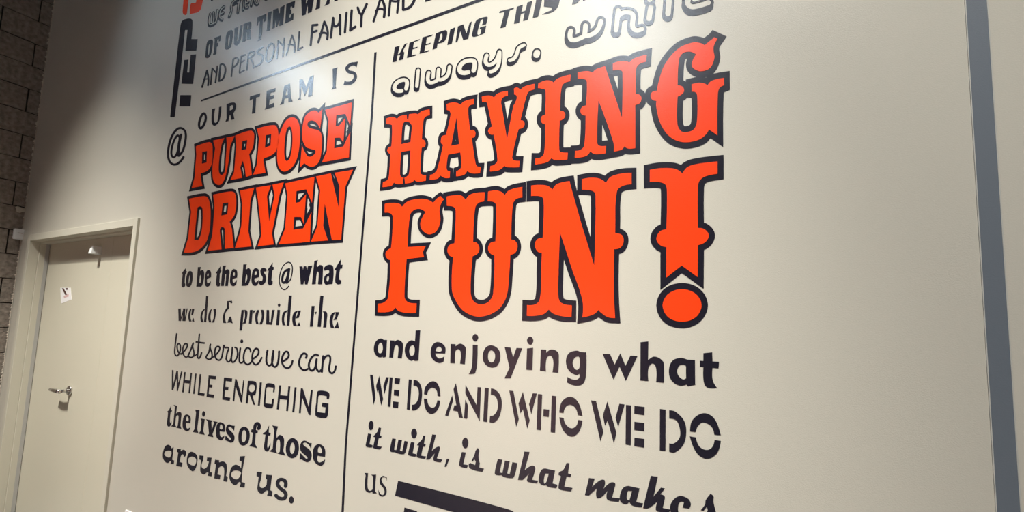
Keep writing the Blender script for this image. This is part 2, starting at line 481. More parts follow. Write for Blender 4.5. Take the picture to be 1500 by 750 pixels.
LETTERING = '''
@ side logo | tall sideways logo, red block over dark bars, at the far left of the lettering
T 260 0 15
red P 145,-150 258,-150 240,0 208,290~ 190,325~ 165,328~ 125,300~ 115,250
red P 565,-80~ 560,0 530,130~ 500,220~ 440,270~ 390,285 272,310 290,95~ 330,65~ 400,60~ 415,0 430,-150 560,-170~
T 230 0 7.5
P 145,1287 205,750 258,290~ 272,240~ 300,215~ 370,205~ 390,230~ 378,430 447,430 432,555 313,560 337,330 308,330 283,560 262,750 195,1287
P 370,603 430,597 397,922 270,920 300,660 345,655 331,795 355,797
P 257,1045 377,1045 368,1170 246,1169
@ we | small dark outlined word WE in bubble letters beside the red block of the side logo
T 260 0 15
O24,15,-8,35 722,300 705,530~ 780,510~ 798,270|790,520~ 850,460~ 880,225
O24,15,-8,35 1025,145 950,230~ 930,380~ 985,420|940,310 1010,270
@ spend | small dark outlined bubble lettering cut off by the top edge, right of the word WE
O24,15,-8,35 1320,-20 1240,30~ 1190,120~ 1190,220~ 1140,350
O24,15,-8,35 1330,260 1350,80~ 1380,-20~|1350,60 1300,40~ 1240,80
T 330 0 15
O22,15,-8,30 395,200 415,-20
O22,15,-8,30 510,40 440,80~ 450,150~ 500,150|440,70 460,-20
O22,15,-8,30 575,110 595,-20|640,-40 690,85~ 730,0
@ cut off line | slivers of dark letters at the very top edge above the outlined bubble lettering
T 260 0 15
P 735,-40 800,-40 785,0 755,30 735,10
T 330 0 15
P 845,-40 935,-40 930,0~ 890,18~ 860,5~
@ of | dark slab lettered word OF below the small outlined bubble words
T 295 40 15
P 230,270~ 255,310~ 240,450~ 205,610~ 150,675~ 90,665~ 92,590~ 115,380~ 150,300~/H 180,360~ 190,390~ 175,540~ 155,600~ 148,540~ 162,400~
P 285,235 432,178 420,295 385,315 382,260 352,270 342,350 368,340 365,415 338,430 328,590 255,612 262,585 272,565 295,280
@ our | grey glared slab lettered word OUR between OF and TIME
P 670,60~ 695,90~ 690,220~ 650,420~ 600,480~ 525,480~ 530,340~ 545,180~ 590,90~/H 618,165~ 630,190~ 618,330~ 600,400~ 588,400~ 592,260~
P 730,25 905,-55 880,180 855,300~ 800,390~ 750,400~ 718,370~ 715,330 728,100/H 820,-20 848,-28 818,270 800,300~ 782,300
P 930,-70 1060,-120~ 1095,-110~ 1095,0~ 1072,50 1088,80~ 1078,262 1000,282 1003,110 988,112 968,305 885,332 905,300/H 1008,-35 1030,-43 1025,30 1000,45
@ time | dark slab lettered word TIME near the top of the left column
T 370 0 15
P 105,385 305,300 298,440 255,490 250,420 228,420 205,760 180,880 110,908 130,870 160,470 130,480 120,560 92,578
P 332,280 430,245 415,300 385,640 390,665 300,690 318,650 335,330
P 455,220 562,180 580,290 600,290 610,165 710,110 700,160 672,520 675,545 582,572 600,420 545,590 522,595 505,420 490,610 420,640 440,590
P 745,90 935,15 920,155 875,175 870,140 838,150 830,215 855,205 850,300 818,320 805,390 835,385 862,305 905,290 895,435 705,522 720,480
@ with | dark slab lettered word WITH cut off by the top edge right of TIME
P 1070,-60 1180,-60 1172,90 1240,-60 1350,-60 1345,0 1300,262 1215,295 1212,110 1165,320 1085,347
P 1425,-60 1500,-60 1490,0 1480,180 1375,215 1395,170
T 400 0 7.5
P 520,-60 690,-128 688,-80 640,-62 625,0 620,42 565,65 582,40 595,0 603,-50 560,-30 520,-20
P 700,-130 730,-142 722,-85 752,-98 762,-155 800,-168 780,-30 740,-12 748,-65 718,-55 712,5 672,15 680,-40
@ and | thin hand drawn word AND at the start of the line below OF OUR TIME
T 290 80 15
S36 92,715 200,350/S39 200,350 232,530~ 222,675/S29 130,540 225,530
S34 280,655 300,450~ 318,300 405,410/S32 428,255 385,615
S39 495,225 462,580/S39 495,225 560,215~ 605,300~ 590,430~ 540,540~ 462,580
@ personal | grey glared hand drawn word PERSONAL running up into the bright reflection
S32 775,110 735,480/S32 775,105 875,80~ 870,190~ 775,280
S32 950,40 915,400 1020,345/S32 928,190 1020,125/S32 950,40 1045,5
S34 1110,0 1075,340/S34 1105,-10 1225,-65~ 1215,20~ 1120,80/S34 1150,75 1205,180~ 1220,290
T 370 50 15
S39 225,290~ 120,370~ 110,430~ 205,460~ 230,520~ 180,640~ 70,710~
C39 410,210~ 470,240~ 472,350~ 440,500~ 370,600~ 310,590~ 300,480~ 330,310~
S34 535,540 568,150/S39 568,150 665,250/S34 700,90 665,500
S34 740,465 870,30/S39 870,30 922,200~ 918,395/S34 790,235~ 860,230~ 920,260
S36 1030,-45 995,355 1100,290
@ family | dark hand drawn word FAMILY above the long sloping rule
T 400 0 7.5
S25 435,280 414,497/S25 435,278 488,272/S25 428,358 480,340
S23 498,465 565,240/S25 565,240 600,340~ 596,430/S23 515,375~ 560,360~ 600,380
S25 635,412 662,198 695,290~ 738,165 738,378
S25 808,140 790,355
S27 865,115 848,335 905,295
S27 932,85 950,140~ 975,165 1030,45/S27 975,165 968,288
@ and second | dark hand drawn word AND cut by the top edge, second AND of that line
S25 1105,235 1185,-25/S29 1185,-25 1225,70~ 1220,188/S23 1130,120~ 1180,95~ 1225,115
S25 1272,172 1292,-30/S25 1385,-30 1365,140/S23 1290,5~ 1340,15~ 1380,10
T 560 0 7.5
S29 232,-30 230,105 300,80~ 345,20~ 358,-45~ 310,-95~ 240,-90 232,-30
@ home | sliver of a dark letter at the top edge right of the second AND
P 480,-40 600,-40 545,0 468,22
@ long rule | long thin dark rule sloping up across the top left of the lettering
T 0 0 1
P 295.3,146.2 560,49.6 697.3,0 1050,-128 1050,-122 710,0 560,53.9 294,149
@ our second | dark flared serif word OUR, first of the widely spaced line OUR TEAM IS
T 230 90 7.5
C25 512,572~ 536,605~ 526,670~ 484,735~ 463,710~ 472,640~
P 608,522 640,515 625,640~ 640,675~ 665,655~ 682,503 708,493 690,640~ 650,700~ 615,700~ 600,650~
P 765,470 840,450~ 868,468~ 865,520~ 838,572 852,635 818,643 808,588 798,590 785,655 752,663 765,630/H 802,492 832,483~ 832,522~ 800,538
@ team | grey glared flared serif word TEAM in the bright reflection
P 1022,385 1135,350 1128,388 1090,396 1080,568 1043,575 1058,408 1020,432
P 1205,325 1305,292 1300,335 1250,345 1245,382 1285,370 1282,408 1238,420 1232,480 1285,455 1290,500 1183,530 1198,500
P 1400,268 1462,243 1475,400 1490,440 1445,450 1445,400 1402,410 1394,465 1350,480 1370,440/H 1410,375 1438,365 1432,290
T 400 70 7.5
P 290,352 325,342 365,430 405,320 448,302 430,520 440,525 385,540 402,400 350,535 312,420 305,560 315,565 275,572 290,545
@ is | dark flared serif word IS at the end of the line OUR TEAM IS
P 655,232 710,215 700,250 688,425 695,445 643,460 658,430
S34 908,180~ 862,180~ 812,222~ 830,262~ 890,280~ 905,325~ 865,380~ 805,388~/P 885,160 933,152 918,215 900,200/P 790,355 775,410 820,405 810,380
@ keeping | dark slanted heavy word KEEPING beside the top of the vertical rule
T 560 0 7.5
P 140,518 192,503 170,600 190,590 245,485 275,475 225,560 242,575 230,652 183,664 200,600 165,610 157,675 112,685
P 300,470 412,430 405,442 348,462 338,530 388,515 383,527 333,542 322,612 372,598 366,611 272,635
P 443,412 555,380 548,393 490,412 478,487 532,470 527,482 474,498 462,570 515,550 510,564 410,590
P 590,370 690,332~ 713,345~ 708,400~ 690,445~ 660,465~ 608,480 600,530 553,545/H 640,375 658,368~ 655,430~ 618,465
P 748,325 802,300 765,480 715,495
P 832,292 890,268 925,370 962,248 984,238 945,425 888,440 858,340 825,460 805,467
P 1030,232~ 1080,200 1135,186~ 1157,190~ 1155,215~ 1140,268 1095,277 1108,215~ 1085,222~ 1070,260 1045,360~ 1052,385 1078,378 1090,320 1070,322 1075,302 1142,283 1125,365 1010,405~ 985,395~ 990,360~
@ this | grey slanted heavy word THIS right of KEEPING, fading into glare
P 1285,138 1300,122 1450,83 1445,95 1400,115 1355,295 1298,310 1345,128 1290,143
T 740 0 7.5
P 130,75 195,52 178,132 222,118 245,28 300,8 250,215 197,230 215,140 173,153 155,248 97,262
P 350,-40 415,-40 405,0 362,185 303,197
P 450,-75~ 530,-100~ 600,-85 590,-50 500,-60 470,-40 610,-40 600,0 580,70~ 550,110~ 500,140~ 405,162 450,135 508,115 515,82 425,72 430,0
@ next word | pale grey glared sliver of a slanted letter at the top edge right of THIS
P 755,-40 840,-40 820,0 790,38 735,52
P 850,-40 900,-40 885,0 855,12
@ always | dark outlined bubble lettered word always with a full stop
T 560 70 7.5
P 145,430 200,370 270,365 250,480 170,480/O44,13,-4,32 213,472~ 155,470~ 133,435~ 165,380~ 235,352~ 270,370~ 262,448
O38,13,-4,32 395,246 380,422
O42,13,-4,34 510,275 501,345~ 520,380~ 560,378~ 605,355|620,240 613,335|608,345~ 645,350~ 695,325~ 725,285~ 740,208
P 850,240 920,160 1000,160 1000,270 900,290/O50,13,-4,36 945,268~ 872,272~ 848,228~ 885,165~ 960,138~ 1012,155~ 1003,250
P 1130,180 1200,240 1250,170/O44,12,-6,34 1148,84 1136,155~ 1170,188~ 1225,165~ 1262,120~ 1288,45|1288,45 1280,170~ 1245,235~ 1192,262
T 740 0 7.5
O42,12,-6,32 207,495 150,530~ 125,600~ 95,645~ 52,662
O72,14,-6,30 350,578 344,602
@ while | pale grey outlined bubble lettered word while in the bright reflection near the top
O54,29,-6,36 722,340 712,400~ 730,435~ 780,435~ 870,395|883,280 875,375|868,385~ 920,388~ 985,355~ 1025,310~ 1052,232
O54,30,-4,30 1242,112 1218,330|1230,190 1280,145~ 1345,132~ 1402,160~ 1400,290~ 1435,330~ 1500,318
T 900 0 7.5
O58,30,-4,22 400,80 380,205|395,-10 388,-5
O62,30,-4,30 612,-150 588,150
O60,34,-4,40 1030,28~ 930,60~ 840,70~ 805,20~ 850,-60~ 960,-110~ 1030,-80~ 980,-40 880,-10
@ at sign | tall dark blue at sign standing alone under the sideways logo
T 230 160 7.5
C22 237,290~ 198,325~ 165,420~ 160,500~ 185,528~ 222,480~ 245,360~/S28 265,282 240,400~ 238,510/S24 292,525~ 245,585~ 185,608~ 135,565~ 123,460~ 155,320~ 215,225~ 268,208~ 312,250~ 312,350~ 282,460~ 240,512~
@ purpose | red tapered serif word PURPOSE with dark outline, above DRIVEN
T 230 160 7.5
AUTO 20,34 /P 2125,150 2152,150 2140,265 2100,320 2078,240/H 2082,205 2100,222 2078,250
> P 430,408 575,362~ 605,382~ 613,450~ 605,600~ 565,668~ 483,705 483,750 500,845 385,865 415,755 435,500/H 500,468 553,460 548,585 495,600
> P 620,345 742,318 712,385 692,500 680,660~ 692,712~ 718,722~ 745,690~ 758,560 770,390 765,312 855,295 808,400 790,560 760,720~ 718,815~ 670,832~ 625,790~ 612,690~ 620,560 642,430
> P 862,290 1030,235~ 1065,262~ 1068,330~ 1055,420~ 1015,495 1030,600 1045,725 980,745 968,640 945,565 917,640 938,755 810,778 850,690 875,400/H 940,352 995,338 985,440 930,450
> P 1100,215 1290,175~ 1325,212~ 1338,330~ 1320,430~ 1285,490~ 1180,540 1170,560 1195,700 1060,720 1100,610 1125,320/H 1200,285 1258,275 1250,400 1188,425
T 370 130 7.5
> P 440,315~ 490,340~ 520,430~ 520,600~ 490,770~ 430,870~ 345,910~ 290,860~ 272,740~ 285,560~ 330,420~ 380,340~/H 405,415~ 435,460~ 440,600~ 420,740~ 380,795~ 355,760~ 352,640~ 370,480~
> P 770,222 728,268 690,242~ 640,252~ 580,310~ 550,440~ 552,560~ 590,640~ 640,662~ 690,672 692,710~ 640,748~ 600,735~ 545,625 525,865 570,818 640,858~ 700,840~ 745,770~ 765,600~ 760,520~ 735,465~ 640,435~ 608,410~ 612,370~ 650,350~ 700,370~ 745,440
> P 800,235 1092,152 1075,405 1022,275 922,293 915,415 955,408 1018,325 1000,590 965,538 905,540 898,658 1000,635 1075,480 1060,755 765,810 818,690 838,350
@ driven | red tapered serif word DRIVEN with dark outline, below PURPOSE
T 230 240 7.5
AUTO 20,32 /P 1845,430 1828,858 1908,848/P 1912,100 2008,250 1998,485 1910,105/P 1690,400 1725,420 1720,560 1690,560 1640,620 1640,520/H 1662,425 1682,485 1648,550
> P 355,385 520,355~ 560,375~ 587,470~ 590,620~ 575,760~ 530,880~ 435,960~ 298,975 345,820 360,680 378,530/H 448,478 490,472~ 505,530~ 500,690~ 480,790~ 455,838 412,838 430,650
> P 620,340 800,305~ 850,315~ 870,380~ 870,480~ 850,570~ 800,635 825,720 845,925 750,935 748,720 735,700~ 705,700~ 692,740 712,940 560,955 610,790 635,470/H 725,435 788,425 775,555 708,570
> P 915,295 1072,262 1030,400 1005,740 1040,908 860,925 910,770 930,680 940,440
> P 1090,262 1255,235 1210,355 1235,635 1295,350 1272,230 1395,205 1350,340 1265,765 1285,885 1108,907 1148,788 1140,650 1112,400
T 370 280 7.5
> P 362,-85 682,-155 655,130 592,-20 485,0 475,130 520,120 590,35 565,360 535,285 460,285 450,425 560,410 648,235 630,558 290,585 360,415 388,50
> P 700,-160 862,-195 948,185 958,-50 905,-200 1105,-235 1022,-50 975,535 875,540 795,130 778,385 830,542 645,555 716,385 745,-10
@ to | small heavy dark word to at the start of the line under DRIVEN
T 230 370 7.5
P 315,172 318,200 328,205 322,232 312,235 305,330~ 312,345 308,370 290,382~ 272,370~ 275,300 283,235 272,228
C29 366,216~ 377,250~ 370,330~ 346,365~ 334,330~ 343,250~
@ be | small heavy dark word be, second word of the line under DRIVEN
P 450,158 485,158 478,200~ 500,190~ 518,215~ 514,300~ 490,370~ 465,375 433,375/H 475,245~ 465,335 480,330~ 485,260~
P 560,192~ 590,205~ 594,270 550,290 552,330~ 565,335~ 592,315 580,360~ 550,376~ 528,350~ 528,260~ 540,215~/H 562,230~ 552,260 566,258~
@ the | small heavy dark word the, third word of the line under DRIVEN
P 698,150 698,190 708,192 705,220 692,225 685,330 695,335 690,368 665,372~ 650,350~ 660,230 645,228
P 722,143 760,143 752,195~ 775,182~ 797,200~ 792,260 780,367 750,367 760,240~ 750,235 735,367 703,367
P 845,180~ 878,200~ 880,275 832,290 835,325~ 850,330~ 878,300 868,350~ 835,370~ 806,340~ 806,260~ 822,200~/H 848,215~ 836,255 855,250~
@ best | small heavy dark word best between the and the thin at sign
P 950,130 988,128 980,180~ 1010,170~ 1030,200~ 1025,290~ 1000,355~ 965,365 930,365/H 982,240 972,330~ 990,300~ 992,250~
P 1085,170~ 1118,190~ 1120,270 1072,285 1075,320~ 1090,325~ 1118,300 1110,345~ 1075,366~ 1042,335~ 1042,250~ 1060,190~/H 1088,205~ 1073,245 1095,240~
S38 1186,190~ 1160,190~ 1158,225~ 1180,265~ 1175,315~ 1148,338~ 1138,330
P 1272,110 1270,155 1285,158 1280,190 1268,195 1258,305 1272,310 1270,345 1240,358~ 1218,335~ 1228,200 1212,195
@ at sign thin | thin ringed brown at sign with a heavy letter a between best and what
T 370 350 7.5
C24 392,342~ 350,365~ 330,420~ 330,470~ 352,478~ 382,420~/S28 402,330 378,478/S10 398,518~ 345,557~ 303,510~ 298,410~ 335,300~ 390,256~ 428,275~ 438,350~ 415,450~ 380,482~
@ what | heavy dark condensed word what at the right end of the line under DRIVEN
P 515,302 548,300 556,345 562,300 590,298 600,340 608,297 658,292 628,400 605,500 578,500 570,455 558,500 530,500
P 680,240 720,232 710,305~ 740,285~ 772,300~ 774,350~ 765,498 720,498 727,365~ 710,360~ 695,495 652,500
P 790,310~ 850,282~ 887,310~ 880,495 840,498~ 800,500~ 785,450~ 800,400~ 840,375 840,345~ 820,340~ 792,350/H 838,410~ 818,420~ 815,460~ 832,465~
P 972,220 968,285 990,282 985,325 963,328 952,440~ 975,455 975,490 940,500~ 912,480~ 910,430 920,345 900,340
@ we second | thin stencil word we at the start of the line above best service
T 230 450 7.5
B27 248,14 252,150/B25 300,14 292,152/B11 332,14 308,152/B9 258,152 292,30
P 372,18~ 350,60~ 345,120~ 355,156 380,156 368,110~ 372,50/P 385,20 412,16 400,72 382,90 378,80/P 383,152 402,118 410,158
@ do | thin stencil word do before the ampersand
B24 552,-125 530,162/P 522,20~ 487,60~ 478,130~ 488,163 515,162 498,110~ 507,60~
P 600,20~ 572,60~ 563,130~ 575,165 598,165 588,110~ 595,50~/P 620,20 646,22~ 645,90~ 630,165 605,168 625,110~ 626,60~
@ ampersand | thin stencil ampersand between do and provide
P 772,-68 825,-72 828,-45 812,-42 805,-58 790,-52 790,0 795,10 755,60~ 748,120~ 762,172 728,172 722,120~ 740,50~ 768,5/P 775,172 800,105~ 815,108 832,178 805,165
@ provide | thin brown stencil word provide in the middle of its line
P 930,30 956,30 935,256 905,256/P 958,30 990,38~ 993,90~ 975,178 943,180 965,120~ 965,60~
P 1022,30 1052,30 1040,182 1010,180/P 1055,35 1082,35 1062,72
P 1115,30~ 1085,70~ 1080,130~ 1090,185 1117,185 1106,130~ 1112,80~/P 1140,30 1172,35~ 1175,110~ 1155,188 1125,188 1150,120~ 1150,70~
T 370 400 7.5
P 155,405 182,405 185,540 200,540 215,405 245,405 215,568 150,563
P 275,405 302,405 290,572 260,570/P 292,330 308,352 290,375 276,352
P 400,245 433,247 405,578 375,576/P 385,408~ 340,430~ 322,500~ 330,572 363,574 348,520~ 357,450~ 382,420
P 495,412~ 452,440~ 437,510~ 448,578 487,580 470,520~ 477,460~ 495,425/P 503,412 533,412 510,490 470,498 490,465/P 488,577 512,540 527,582
@ the second | thin brown stencil word the with tall stems at the right end of its line
P 650,360 682,360 662,588 630,588/P 683,425 707,425 692,455
P 745,247 780,250 750,592 715,590/P 772,420 815,430~ 818,500 810,598 776,597 785,500~ 782,440
P 905,427~ 865,455~ 847,530~ 860,600 897,602 880,540~ 890,470~ 905,440/P 912,428 952,430 925,512 888,515 912,480/P 900,602 935,535 950,605
@ best second | thin brown script word best, first word of the script line
T 230 450 7.5
S16 217,292 198,450~ 200,520~ 225,533~ 255,480~ 255,415~ 235,400~ 222,440~ 240,500~ 270,515~
S16 265,512~ 310,470~ 335,420~ 320,398~ 295,420~ 283,480~ 300,535~ 325,548~ 350,520~
S16 345,525~ 375,460~ 398,395~ 392,430~ 408,515~ 385,550~ 345,540~
S17 466,297 450,490~ 447,550~ 465,560~ 490,500~/B18 425,380 525,394/S13 395,545~ 420,530~ 450,510~
@ service | thin brown script word service in the middle of the script line
S17 540,545~ 572,490 588,408/S17 583,425~ 585,450~ 605,510~ 600,560~ 570,572~ 540,555~
S17 595,560~ 650,520~ 690,460~ 680,432~ 650,440~ 635,500~ 650,565~ 688,580~ 715,540~
S17 715,545~ 728,470~ 735,420~ 745,442~ 785,448~ 772,500~ 760,570
S17 762,560~ 785,600~ 815,560~ 828,442/S18 818,540~ 825,600~ 850,598~ 885,530~ 880,460~ 858,442~
S18 917,450 905,580~ 920,612~ 955,590~/C12 932,360~ 942,375~ 932,390~ 922,375~/P 932,355~ 945,375~ 932,395~ 920,375~
S18 1030,490~ 1018,455~ 985,450~ 955,520~ 960,600~ 1000,628~ 1045,590~
S19 1050,570~ 1110,520~ 1115,470~ 1085,455~ 1052,510~ 1052,600~ 1095,630~ 1150,555~
@ we third | dark script word we between service and can
S21 1215,475 1202,590~ 1225,640~ 1262,620~ 1280,480/S21 1278,500 1265,600~ 1290,655~ 1325,625~ 1342,485
S21 1385,595~ 1445,545~ 1440,495~ 1410,490~ 1375,560~ 1385,635~ 1430,668~ 1470,645~ 1490,590~
@ can | dark script word can at the end of the script line
T 370 470 7.5
S22 588,405~ 595,375~ 560,358~ 522,410~ 515,490~ 560,540~ 612,525~
S22 720,380~ 690,372~ 645,410~ 618,490~ 645,545~ 685,520~ 705,420 698,500~ 725,555~ 755,540~
S23 777,388 762,560/S21 768,480~ 800,395~ 845,385~ 855,430~ 842,540~ 870,575~ 900,555~ 915,500~
@ while second | dark thin squared capitals WHILE starting the line under the script line
T 230 530 7.5
P 165,90 182,92 180,250 215,98 232,100 235,240 265,105 280,108 230,322 218,320 218,180 178,312 163,310
B16 308,112 285,335/B16 378,120 355,345/B34 300,214 372,222
B15 428,128 405,352
B18 478,135 457,365/B30 450,350 522,362
B20 578,150 555,385/B34 568,166 648,174/B32 565,264 608,268/B34 548,366 626,380
@ enriching | dark thin squared capitals ENRICHING ending at the vertical rule
B22 748,172 728,415/B36 742,188 825,200/B34 738,290 785,295/B36 722,396 803,412
P 860,188 875,190 930,370 948,202 960,204 935,448 922,445 865,270 850,435 832,432
P 1000,208 1075,214~ 1094,238~ 1090,330~ 1078,362~ 1050,368 1078,474 1060,470 1020,365 1008,365 996,458 976,455/H 1022,252 1068,256~ 1066,322~ 1018,322~
B22 1142,225 1120,480
P 1215,235~ 1280,242~ 1297,262~ 1290,335 1275,333 1280,283 1215,276 1203,290 1192,455 1260,463 1266,410 1285,402 1278,485~ 1260,508~ 1190,498~ 1172,475~ 1180,380 1195,255~
B22 1355,258 1328,522/B22 1455,270 1430,540/B44 1340,385 1445,397
T 350 550 7.5
B22 624,130 598,404
P 682,138 702,142 768,350 792,157 811,160 788,437 768,432 695,240 680,415 660,412
P 875,168~ 960,174~ 993,198~ 988,260 965,255 968,228 885,216~ 872,240 862,400 947,412 953,350 912,342 918,298 985,308 975,440~ 950,468~ 860,455~ 840,430~ 850,300 860,190~
@ the third | dark round serif word the, starting the line that reads the lives of those
T 230 590 7.5
P 155,30 153,75 165,78 162,98 150,100 142,200~ 150,225 160,200 155,240~ 130,262~ 112,240~ 118,160 122,105 108,100 130,80~
P 183,22 222,32 210,120 240,100~ 267,112~ 264,180~ 258,255 270,287 212,272 228,255 238,150~ 225,135~ 208,160 200,240 213,268 157,258 180,230 192,110 198,45
P 330,128~ 367,155~ 367,222 318,218 320,260~ 335,283~ 367,268 355,300~ 325,312~ 288,280~ 283,210~ 300,145~/H 330,150~ 320,195 345,200~ 345,165~
@ lives | dark round serif word lives between the and of
P 420,75 468,80 442,290 455,332 393,320 412,290 430,110
P 480,172 525,180 508,310 525,352 458,338 480,310 490,200/P 515,92~ 530,115~ 516,152~ 498,135~ 500,108~
P 538,180 612,195 598,212 603,300 630,215 615,200 668,210 650,235 610,345 620,378 552,362 572,340 560,205
P 700,212~ 745,245~ 744,320 690,312 692,350~ 708,375~ 742,358 728,398~ 695,410~ 655,375~ 650,300~ 665,230~/H 700,237~ 690,285 718,290~ 720,255~
P 855,252 848,310 835,290~ 800,262~ 785,280~ 830,330~ 852,370~ 842,425~ 810,438~ 785,425 750,410 752,365 765,370~ 800,405~ 815,400~ 800,375~ 765,330~ 758,280~ 785,238~ 825,250
@ of second | dark round serif word of between lives and those
C36 958,280~ 997,320~ 990,420~ 945,452~ 915,415~ 922,315~
P 1100,210~ 1138,235~ 1138,285~ 1118,300~ 1098,285~ 1108,255 1100,245~ 1088,300 1110,305 1105,335 1085,335 1078,450 1102,497 1015,472 1042,445 1055,330 1032,322 1040,290 1058,295 1065,240~
@ those | dark round serif word those ending at the vertical rule
P 1232,248 1228,325 1250,335 1245,360 1222,360 1212,480~ 1222,500 1247,440 1240,500~ 1210,535~ 1178,505~ 1185,420 1192,350 1162,345 1170,330 1200,310~
P 1268,248 1330,260 1315,380~ 1350,352~ 1390,380~ 1397,440~ 1387,530 1412,580 1326,558 1350,535 1352,430~ 1335,400~ 1315,430 1305,515 1320,554 1238,532 1272,500 1290,300
T 350 620 7.5
C46 590,185~ 633,230~ 626,330~ 582,360~ 543,320~ 548,230~
P 800,218 792,285 770,240~ 730,212~ 705,230~ 775,290~ 800,340~ 790,400~ 755,428~ 720,415 690,395 668,400 672,325 690,340~ 740,390~ 755,385~ 745,365~ 685,310~ 672,260~ 690,205~ 725,190~ 770,215
P 880,228~ 940,270~ 947,370 865,355 862,400~ 885,430~ 947,396 935,445~ 895,467~ 830,420~ 812,340~ 830,260~/H 880,258~ 868,315 908,325~ 905,275~
@ around | dark typewriter serif word around on the lowest line of the left column
T 230 650 7.5
P 122,10~ 150,28~ 160,52 183,35 176,110 167,175 190,185 185,223 148,220 150,190~ 125,210~ 95,203~ 68,160~ 68,90~ 90,30~/H 118,75~ 152,80~ 160,110~ 140,148~ 110,145~ 82,120~ 90,85~
P 225,55 262,58 260,85 290,65~ 318,85~ 315,130~ 295,147 285,115~ 262,135 250,200 280,210 275,255 212,243 220,200 235,95 220,90
P 385,87~ 440,130~ 440,220~ 415,288~ 385,300~ 335,240~ 330,160~ 350,105~/H 385,140~ 428,165~ 425,225~ 400,240~ 350,215~ 345,165~
P 468,128 512,132 508,180 490,250~ 520,275~ 560,240 572,195 548,190 552,150 602,153 580,310 605,315 600,358 555,350 560,312~ 515,337~ 480,310~ 478,250 485,180 465,172
P 640,175 685,182 682,205 730,195~ 765,230~ 760,350 778,370 772,417 730,410 738,270~ 710,245~ 675,270 665,335 698,345 692,390 630,380 635,330 650,225 632,218
P 912,138 968,135 940,290 930,420 968,430 963,480 908,472 912,420~ 870,452~ 835,445~ 800,390~ 800,320~ 820,260~ 860,230~ 905,245~ 925,272 932,190 908,188/H 870,292~ 915,305~ 925,325~ 890,385~ 850,385~ 815,345~ 830,305~
@ us | dark typewriter serif word us with a full stop, right of around
P 1097,307 1155,312 1140,400 1130,470~ 1165,485~ 1205,450 1210,390 1197,385 1200,340 1265,345 1245,510 1270,525 1262,578 1210,567 1215,512~ 1155,548~ 1110,520~ 1108,450 1118,365 1095,355
S39 1414,465~ 1408,410~ 1355,393~ 1325,430~ 1345,480~ 1412,540~ 1405,595~ 1350,600~ 1308,568
P 1475,577~ 1503,612~ 1480,658~ 1450,620~
@ vertical rule | thin dark vertical rule between the left and right columns of lettering
T 0 0 1
P 548.5,76.8 551.8,76.3 546.5,166 508,655 503.7,750 499.5,836 496.5,836 500.3,750 505,655 543.6,166
@ having | large red circus lettered word HAVING with a dark outline, upper of the two biggest words
T 550 180 7.5
AUTO 28,37 /H 1128,-330 1133,-330 1127,-165 1119,-165/H 1198,420 1221,415 1216,600 1190,600
> w28,37 P 120,-45 180,-63~ 215,-57~ 240,-40 270,-70~ 345,-87 347,-40 365,-38 370,-93 430,-100~ 455,-98~ 470,-90 500,-120~ 535,-135~ 598,-147 598,-83 550,-65~ 530,-25~ 512,185 535,190~ 552,225~ 540,265~ 510,272 495,550~ 515,570~ 558,577 555,638 455,645~ 430,625 410,650~ 385,660~ 328,668 322,610 308,610 302,670 235,673~ 205,655 185,685~ 150,698~ 80,708 85,650 130,632~ 150,590~ 165,340 150,335~ 133,300~ 150,270~ 178,262 185,30~ 165,18~ 122,15/H 350,-15~ 385,5~ 405,40 388,212 285,235 298,40~ 315,-5~/H 285,320 387,303 372,560~ 345,592~ 315,606~ 290,598~ 272,570~
> w34,45 P 785,-205 850,-222~ 905,-215~ 935,-195 980,-235~ 1085,-262 1080,-200 1040,-190~ 1020,-150~ 1042,85 1080,80~ 1100,115~ 1090,155~ 1060,165 1100,440~ 1118,478~ 1160,485 1150,553 1060,555~ 1010,528 985,565~ 950,580~ 888,590 892,530 925,515~ 947,480~ 935,325 800,350 782,480~ 790,520~ 820,535 818,605 760,605~ 718,578 690,610~ 660,620~ 598,628 602,572 640,560~ 680,515~ 745,240 725,225~ 722,190~ 735,150~ 778,135 828,-90~ 815,-130~ 787,-140/H 893,-60 922,235 832,255
T 700 160 7.5
> w38,54 P 45,-135 100,-148~ 145,-145~ 180,-127 220,-170~ 330,-200 330,-145 275,-125~ 257,-80~ 262,-40 322,335 390,-30 428,-110~ 425,-150~ 402,-158 398,-225 435,-235~ 470,-210 510,-245~ 625,-277 620,-215 565,-195~ 540,-155~ 470,125 500,130~ 515,165~ 495,205~ 450,218 378,530~ 395,560~ 460,570 455,638 370,640~ 310,635~ 293,620 260,655~ 220,675~ 135,685 140,625 185,612~ 218,560~ 175,278 140,278~ 115,245~ 130,210~ 157,195 112,-30~ 100,-72~ 50,-78
> w46,58 P 665,-280 740,-312~ 800,-312~ 835,-290 880,-335~ 1020,-378 1015,-305 945,-280~ 918,-220~ 905,20 940,25~ 962,60~ 945,105~ 900,128 895,440~ 910,470~ 990,478 985,553 870,562~ 835,555~ 810,535 775,575~ 720,595~ 632,608 635,540 695,530~ 730,480~ 742,165 710,155~ 692,120~ 705,80~ 742,62 748,-190~ 735,-215~ 662,-230
